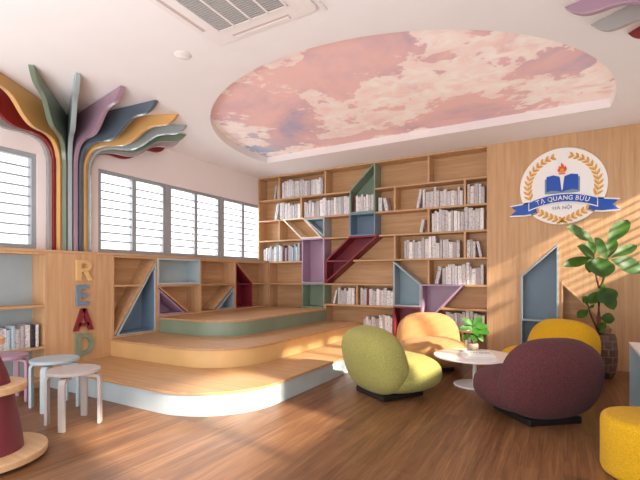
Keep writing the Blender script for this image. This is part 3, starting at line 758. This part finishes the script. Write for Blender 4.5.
CHAIRS = [('fb_green', 'olive green boucle lounge chair beside the curved platform', (-1.49, 3.96, 0), 58),
          ('fb_beige', 'apricot boucle lounge chair in front of the bookcase', (-1.46, 5.36, 0), -62),
          ('fb_yellow', 'mustard yellow boucle lounge chair in front of the fig tree', (-.14, 5.27, 0), 230),
          ('fb_plum', 'plum boucle lounge chair seen from behind, nearest the viewer', (-.205, 3.92, 0), 130)]
for m, l, p, a in CHAIRS: chair(m, l, p, math.radians(a))
# ------------------------------------------------------------------ table with plant and books
tx, ty = -.815, 4.70; TZ = .317; PXY = (-.865, 4.86); BXY = (-.76, 4.60)
tb = thing('coffee_table', 'low round white pedestal table between the lounge chairs', 'table', (tx, ty, 0))
b = B(); lathe(b, [(0, TZ-.022), (.40, TZ-.022), (.417, TZ-.016), (.42, TZ-.008), (.415, TZ), (0, TZ)], 64, tx, ty); obj('table_top', b, M['table'], tb)
b = B(); lathe(b, [(.022, .018), (.022, TZ-.0225)], 24, tx, ty); obj('pedestal', b, M['table'], tb, smooth=True)
b = B(); lathe(b, [(0, .001), (.215, .001), (.215, .01), (.20, .016), (.03, .02), (0, .02)], 48, tx, ty); obj('base', b, M['table'], tb)
# white books on the table
p = at(479.5, 355, 0); 
bc = Vector((BXY[0], BXY[1], TZ))
for k, (w, d, h, a, lb) in enumerate(((.30, .22, .028, 14, 'large white book lying flat on the round table, lower of the two'), (.26, .20, .022, 17, 'white book with dark marks lying on top of the larger one on the table'))):
    z = TZ+.001+(.0285 if k else 0); mx = Matrix.Translation((bc.x, bc.y, z)) @ Matrix.Rotation(math.radians(a+10), 4, 'Z')
    t = thing('book', lb, 'book', (bc.x, bc.y, z))
    b = B(); box(b, -w/2, w/2, -d/2, d/2, 0, .003, mx); box(b, -w/2, w/2, -d/2, d/2, h-.003, h, mx); box(b, -w/2, w/2, d/2-.003, d/2, .003, h-.003, mx)
    obj('cover', b, M['em_white'], t)
    b = B(); box(b, -w/2+.004, w/2-.004, -d/2+.003, d/2-.0035, .0032, h-.0032, mx); obj('pages', b, M['paper'], t)
    if k:
        b = B()
        for j in range(7):
            xx = -w/2+.03+j*.03; box(b, xx, xx+.014+.006*(j % 2), -d/2+.03, -d/2+.075, h+.0003, h+.0008, mx)
        obj('cover_marks', b, M['em_grey'], t)
def leaf(b, base, tip, width, up=Vector((0, 0, 1)), droop=.15, mid=.6, n=9, cup=.12):
    base, tip = Vector(base), Vector(tip); ax = tip-base; L = ax.length; ax.normalize()
    side = ax.cross(up); side = side.normalized() if side.length > .05 else Vector((1, 0, 0)); nr = side.cross(ax).normalized()
    rows = []
    for i in range(n+1):
        t = i/n; w = width/2*(math.sin(math.pi*min(1, (t**(.9 if mid < .55 else 1.25))))**.7 if 0 < t < 1 else .01)
        c = base+ax*L*t-Vector((0, 0, 1))*droop*L*t*t+nr*.06*L*math.sin(t*9)*.3
        rows.append([b.verts.new(c+side*w*q+nr*(abs(q)*w*cup*(1 if q else 1))) for q in (-1, -.5, 0, .5, 1)])
    for a, c in zip(rows, rows[1:]):
        for k in range(4): b.faces.new((a[k], a[k+1], c[k+1], c[k]))
pp = at(476, 345, 4.58); px_, py_ = PXY
sp = thing('potted_plant', 'small leafy plant in a stone pot on the round table', 'plant', (px_, py_, TZ+.001), 0, None, local=True)
b = B(); lathe(b, [(0, 0), (.042, 0), (.058, .03), (.062, .065), (.055, .10), (.049, .098), (.049, .085), (0, .085)], 28); obj('pot', b, paint('stone_pot', '#a99a86', .8, .15), sp, smooth=True)
b = B()
for s3 in (((0, 0, .08), (.01, .0, .18), (.0, 0, .29)), ((0, 0, .08), (-.02, .01, .15), (-.05, .0, .20)), ((.01, 0, .08), (.035, .0, .16), (.04, -.01, .22))): tube(b, s3, [.007, .005, .003], 6)
obj('stem', b, M['trunk'], sp)
cr, cf = Vector((c_, s_, 0)), Vector((-s_, c_, 0))
for (bu, bz, tu, tz, df, w) in ((0, .29, -.13, .385, -.02, .07), (0, .29, .10, .40, .0, .07), (0, .27, -.16, .27, -.03, .065), (0, .28, .15, .30, -.05, .075), (.0, .25, .16, .23, -.08, .085), (0, .27, .01, .20, -.12, .08),
                        (0, .27, -.05, .33, .06, .06), (-.05, .2, -.11, .14, -.03, .06), (.04, .22, .10, .13, -.04, .06), (-.04, .19, .02, .14, -.08, .06), (.03, .2, .06, .27, .04, .05), (0, .29, -.03, .37, .03, .05)):
    b = B(); leaf(b, cr*bu+Vector((0, 0, bz)), cr*tu+cf*df+Vector((0, 0, tz)), w, up=Vector((.35, -.75, .55)), droop=.08, cup=.2); obj('leaf', b, M['leaf2'], sp, smooth=True, recalc=False)
# ------------------------------------------------------------------ fiddle-leaf fig in a basket pot
D0 = 4.83; fx, fy = .375, 5.78
fg = thing('potted_fig_tree', 'tall fiddle-leaf fig in a brown banded pot against the oak wall', 'plant', (fx, fy, 0))
def pot_mat():
    m, nt, b = new_mat('carved_pot'); t = nt.nodes.new('ShaderNodeTexCoord'); sp_ = nt.nodes.new('ShaderNodeSeparateXYZ'); nt.links.new(t.outputs['Object'], sp_.inputs[0])
    br = nt.nodes.new('ShaderNodeTexBrick'); br.inputs['Scale'].default_value = 1; br.inputs['Brick Width'].default_value = .09; br.inputs['Row Height'].default_value = .085; br.inputs['Mortar Size'].default_value = .006
    br.inputs['Color1'].default_value = lin('#4a352d'); br.inputs['Color2'].default_value = lin('#6d5548'); br.inputs['Mortar'].default_value = lin('#8b7365')
    ang = mth(nt, 'MULTIPLY', nt.nodes.new('ShaderNodeMath').outputs[0], 1)
    a2 = nt.nodes.new('ShaderNodeMath'); a2.operation = 'ARCTAN2'; nt.links.new(sp_.outputs[1], a2.inputs[0]); nt.links.new(sp_.outputs[0], a2.inputs[1])
    cb = nt.nodes.new('ShaderNodeCombineXYZ'); nt.links.new(mth(nt, 'MULTIPLY', a2.outputs[0], .15), cb.inputs[0]); nt.links.new(sp_.outputs[2], cb.inputs[1]); nt.links.new(cb.outputs[0], br.inputs['Vector'])
    n = noise(nt, coords(nt, (1, 1, 1)), 30, 4); nt.links.new(mixc(nt, .3, br.outputs['Color'], ramp(nt, [(.4, lin('#3a2720')), (.6, lin('#7d6354'))], n)), b.inputs['Base Color'])
    b.inputs['Roughness'].default_value = .6; bump(nt, b, mth(nt, 'ADD', br.outputs['Fac'], n), .4, .006); return m
b = B(); lathe(b, [(0, .001), (.10, .001), (.13, .06), (.148, .2), (.15, .33), (.137, .46), (.128, .49), (.118, .49), (.125, .44), (0, .44)], 40)
po = obj('pot', b, pot_mat(), None, smooth=True); po.parent = fg
b = B(); lathe(b, [(0, .448), (.08, .452), (.12, .445)], 24, fx, fy); obj('soil', b, M['soil'], fg, recalc=False)
def q(px, py, dd=0): return at(px, py, D0+dd)
b = B()
tube(b, [q(600, 337), q(598.5, 318), q(599, 300), q(599.6, 289)], [.026, .022, .018, .016], 8)
tube(b, [q(599.6, 289), q(597, 280), q(594.5, 266), q(593.5, 257)], [.013, .011, .009, .006], 8)
tube(b, [q(599.6, 290), q(603, 281), q(606, 270), q(608, 259)], [.015, .012, .01, .007], 8)
tube(b, [q(598, 331), q(593, 320), q(589.5, 312), q(587.5, 303)], [.014, .011, .009, .005], 8)
obj('trunk', b, M['trunk'], fg, smooth=True)
LV = [((594, 242, .0), (566, 225.5, -.12), .17), ((607, 260, -.05), (594.5, 236, -.12), .13), ((607, 245, .0), (628, 218, .08), .17), ((611, 258, .0), (637, 244, .02), .12),
      ((611, 260, -.03), (642, 270, -.12), .22), ((592, 258, 0), (563, 265, -.08), .13), ((595, 258, -.02), (577, 245, -.1), .14), ((598, 257, -.06), (603, 277, -.2), .26),
      ((608, 258, .05), (614, 237, .1), .12), ((594, 256, .05), (588, 240, .08), .12), ((599, 288, -.02), (612, 303, -.12), .24), ((603, 290, -.02), (614, 309, -.06), .15), ((600, 292, 0), (589, 303, -.06), .13),
      ((600, 318, 0), (615, 319, -.08), .14), ((588, 310, 0), (577, 317, -.05), .1), ((588, 308, 0), (594, 307, -.1), .1), ((588, 304, 0), (582, 296, -.02), .09), ((598, 330, 0), (606, 322, -.08), .08),
      ((596, 332, 0), (586, 330, -.08), .08), ((599, 332, -.03), (606, 331, -.1), .07), ((593, 258, -.03), (589, 272, -.1), .12), ((588, 306, .0), (584, 302, -.08), .08), ((599, 290, .0), (606, 288, -.08), .14)]
for (b0, t0, w) in LV:
    b = B(); p0, p1 = q(b0[0], b0[1], b0[2]), q(t0[0], t0[1], t0[2]); d = (p1-p0).normalized()
    view = Vector((.2, -.9, .55)); leaf(b, p0, p1, w, up=view, droop=.05, mid=.6, n=10, cup=.25); obj('leaf', b, M['leaf'], fg, smooth=True, recalc=False)
# ------------------------------------------------------------------ stools
def stool(mat, label, loc, rz):
    t = thing('stool', label, 'stool', loc, rz, 'round bentwood stools', local=True)
    b = B(); lathe(b, [(0, .40), (.185, .40), (.19, .404), (.19, .424), (.184, .428), (0, .428)], 48); obj('seat', b, M[mat], t)
    for k in range(4):
        a = math.radians(45+90*k); d = Vector((math.cos(a), math.sin(a), 0)); nr = Vector((-d.y, d.x, 0)); r0 = .205; R = .05; th = .024
        path = [(r0, 0), (r0, .39-R)]+[(r0-R+R*math.cos(x), .39-R+R*math.sin(x)) for x in [math.pi/2*j/8 for j in range(1, 9)]]+[(.08, .39)]
        inn = [(r0-th, 0), (r0-th, .39-R)]+[(r0-R+(R-th)*math.cos(x), .39-R+(R-th)*math.sin(x)) for x in [math.pi/2*j/8 for j in range(1, 9)]]+[(.08, .39-th)]
        b = B()
        for w in (0,):
            n_ = len(path); A = [[b.verts.new(d*r+nr*s2*.024+Vector((0, 0, z))) for r, z in pa] for s2 in (-1, 1) for pa in (path, inn)]
            for i in range(n_-1):
                b.faces.new((A[0][i], A[0][i+1], A[2][i+1], A[2][i])); b.faces.new((A[1][i], A[1][i+1], A[3][i+1], A[3][i]))
                b.faces.new((A[0][i], A[0][i+1], A[1][i+1], A[1][i])); b.faces.new((A[2][i], A[2][i+1], A[3][i+1], A[3][i]))
            for i in (0, -1): b.faces.new((A[0][i], A[1][i], A[3][i], A[2][i]))
        obj('leg', b, M[mat], t, bevel=.003, seg=1)
    return t
stool('st_grey', 'warm grey round stool, nearest of the three', (-3.315, 1.915, 0), math.radians(-8))
stool('st_blue', 'pale blue round stool behind the warm grey one', (-3.885, 2.08, 0), math.radians(-8))
stool('st_pink', 'mauve pink round stool tucked against the low bookshelf', (-4.44, 1.93, 0), math.radians(-8))
# ------------------------------------------------------------------ tiered display stand, left edge
dx_, dy_ = -3.105, 1.24
ds = thing('display_stand', 'tiered round display stand with oak shelves and a deep red cone body', 'display stand', (dx_, dy_, 0))
for r, z in ((.335, .07), (.222, .48), (.105, .77)):
    b = B(); prism(b, [(dx_+r*math.cos(2*math.pi*k/64), dy_+r*math.sin(2*math.pi*k/64)) for k in range(64)], ident, z-.045, z); obj('tier', b, M['disc_oak'], ds, bevel=.008)
b = B(); lathe(b, [(.28, .0), (.28, .024)], 48, dx_, dy_); obj('base', b, M['dark'], ds)
for za, zb, ra, rb in ((.0705, .4345, .205, .15), (.4805, .7245, .135, .05), (.7705, 1.0, .05, .0)):
    b = B(); lathe(b, [(ra+(rb-ra)*(t/6)**1.25, za+(zb-za)*t/6) for t in range(7)], 48, dx_, dy_); obj('body', b, M['stand_red'], ds, smooth=True)
# ------------------------------------------------------------------ pouf and the low unit at the right edge
pf = thing('pouf', 'round mustard yellow pouf at the lower right corner', 'pouf', (.44, 3.06, 0), 0, None, local=True)
b = B(); lathe(b, [(0, .001), (.225, .001), (.245, .012), (.252, .035), (.252, .29), (.247, .318), (.235, .333), (.21, .34), (0, .342)], 64); obj('upholstery', b, M['fb_yellow'], pf, smooth=True)
ux, uy0, uy1, uz = .5, 3.42, 4.59, .557
un = thing('low_shelf_unit', 'pale blue and white low shelf unit at the right edge', 'shelf unit', (ux, uy0, 0))
FR = lambda u, v, w: (ux+w, u, v)
b = B(); tube_poly(b, [(uy0, .0), (uy1, .0), (uy1, uz), (uy0, uz)], .022, FR, 0, .36); obj('carcass', b, M['palegrey'], un, recalc=False)
obj('unit_top', bx(ux-.004, ux+.362, uy0-.004, uy1+.004, uz+.0005, uz+.014), M['plastic'], un); obj('back_panel', bx(ux+.352, ux+.358, uy0+.02, uy1-.02, .02, uz-.02), M['teal'], un)
obj('divider', bx(ux+.004, ux+.35, (uy0+uy1)/2, (uy0+uy1)/2+.02, .022, uz-.022), M['palegrey'], un)
# ------------------------------------------------------------------ light, sky, camera
w = bpy.data.worlds.new('sky'); scn.world = w; w.use_nodes = True; nt = w.node_tree; nt.nodes.clear()
o = nt.nodes.new('ShaderNodeOutputWorld'); bg = nt.nodes.new('ShaderNodeBackground'); bg.inputs[0].default_value = (.94, .97, 1, 1); bg.inputs[1].default_value = 2.0
nt.links.new(bg.outputs[0], o.inputs[0])
def light(name, typ, loc, energy, col=(1, 1, 1), **k):
    l = bpy.data.lights.new(name, typ); l.energy = energy; l.color = col
    for a, v in k.items(): setattr(l, a, v)
    ob = bpy.data.objects.new(name, l); C.objects.link(ob); ob.location = loc; return ob
sun = light('sun', 'SUN', (6, 0, 6), 16, (1, .87, .70), angle=math.radians(2.5))
sun.rotation_euler = Vector((-1, .22, -.53)).to_track_quat('-Z', 'Y').to_euler()
a2 = light('ceiling_fill', 'AREA', (-1.9, -1.2, .6), 210, (.9, .96, 1), shape='RECTANGLE', size=5.5, size_y=2.0)  # added low lamp behind the viewer, brightens the ceiling; no real fixture
a2.rotation_euler = Vector((0, .75, 1)).to_track_quat('-Z', 'Y').to_euler()
a3 = light('window_sky_boost', 'AREA', (-5.6, 4.8, 2.3), 110, (.93, .97, 1), shape='RECTANGLE', size=3.4, size_y=1.4)  # added lamp outside the left windows, boosts the daylight coming in
a3.rotation_euler = Vector((1, -.1, -.25)).to_track_quat('-Z', 'Y').to_euler()
a = light('room_fill', 'AREA', (-1.5, -1.2, 2.4), 8, (.95, .97, 1), shape='RECTANGLE', size=4.5, size_y=1.6)
a.rotation_euler = Vector((0, 1, -.25)).to_track_quat('-Z', 'Y').to_euler()
cam = bpy.data.cameras.new('camera'); cam.sensor_width = 36; cam.lens = F_PX/640*36; cam.shift_y = (Y0-240)/640; cam.clip_start = .05
co = bpy.data.objects.new('camera', cam); C.objects.link(co); co.location = (0, 0, CZ); co.rotation_euler = (math.pi/2, 0, TH); scn.camera = co
scn.view_settings.view_transform = 'Standard'; scn.view_settings.look = 'None'; scn.view_settings.exposure = .1; scn.view_settings.gamma = 1
scn.cycles.max_bounces = 8; scn.cycles.diffuse_bounces = 5; scn.cycles.transparent_max_bounces = 12; scn.cycles.use_denoising = True
print('BOOKS', nbooks)
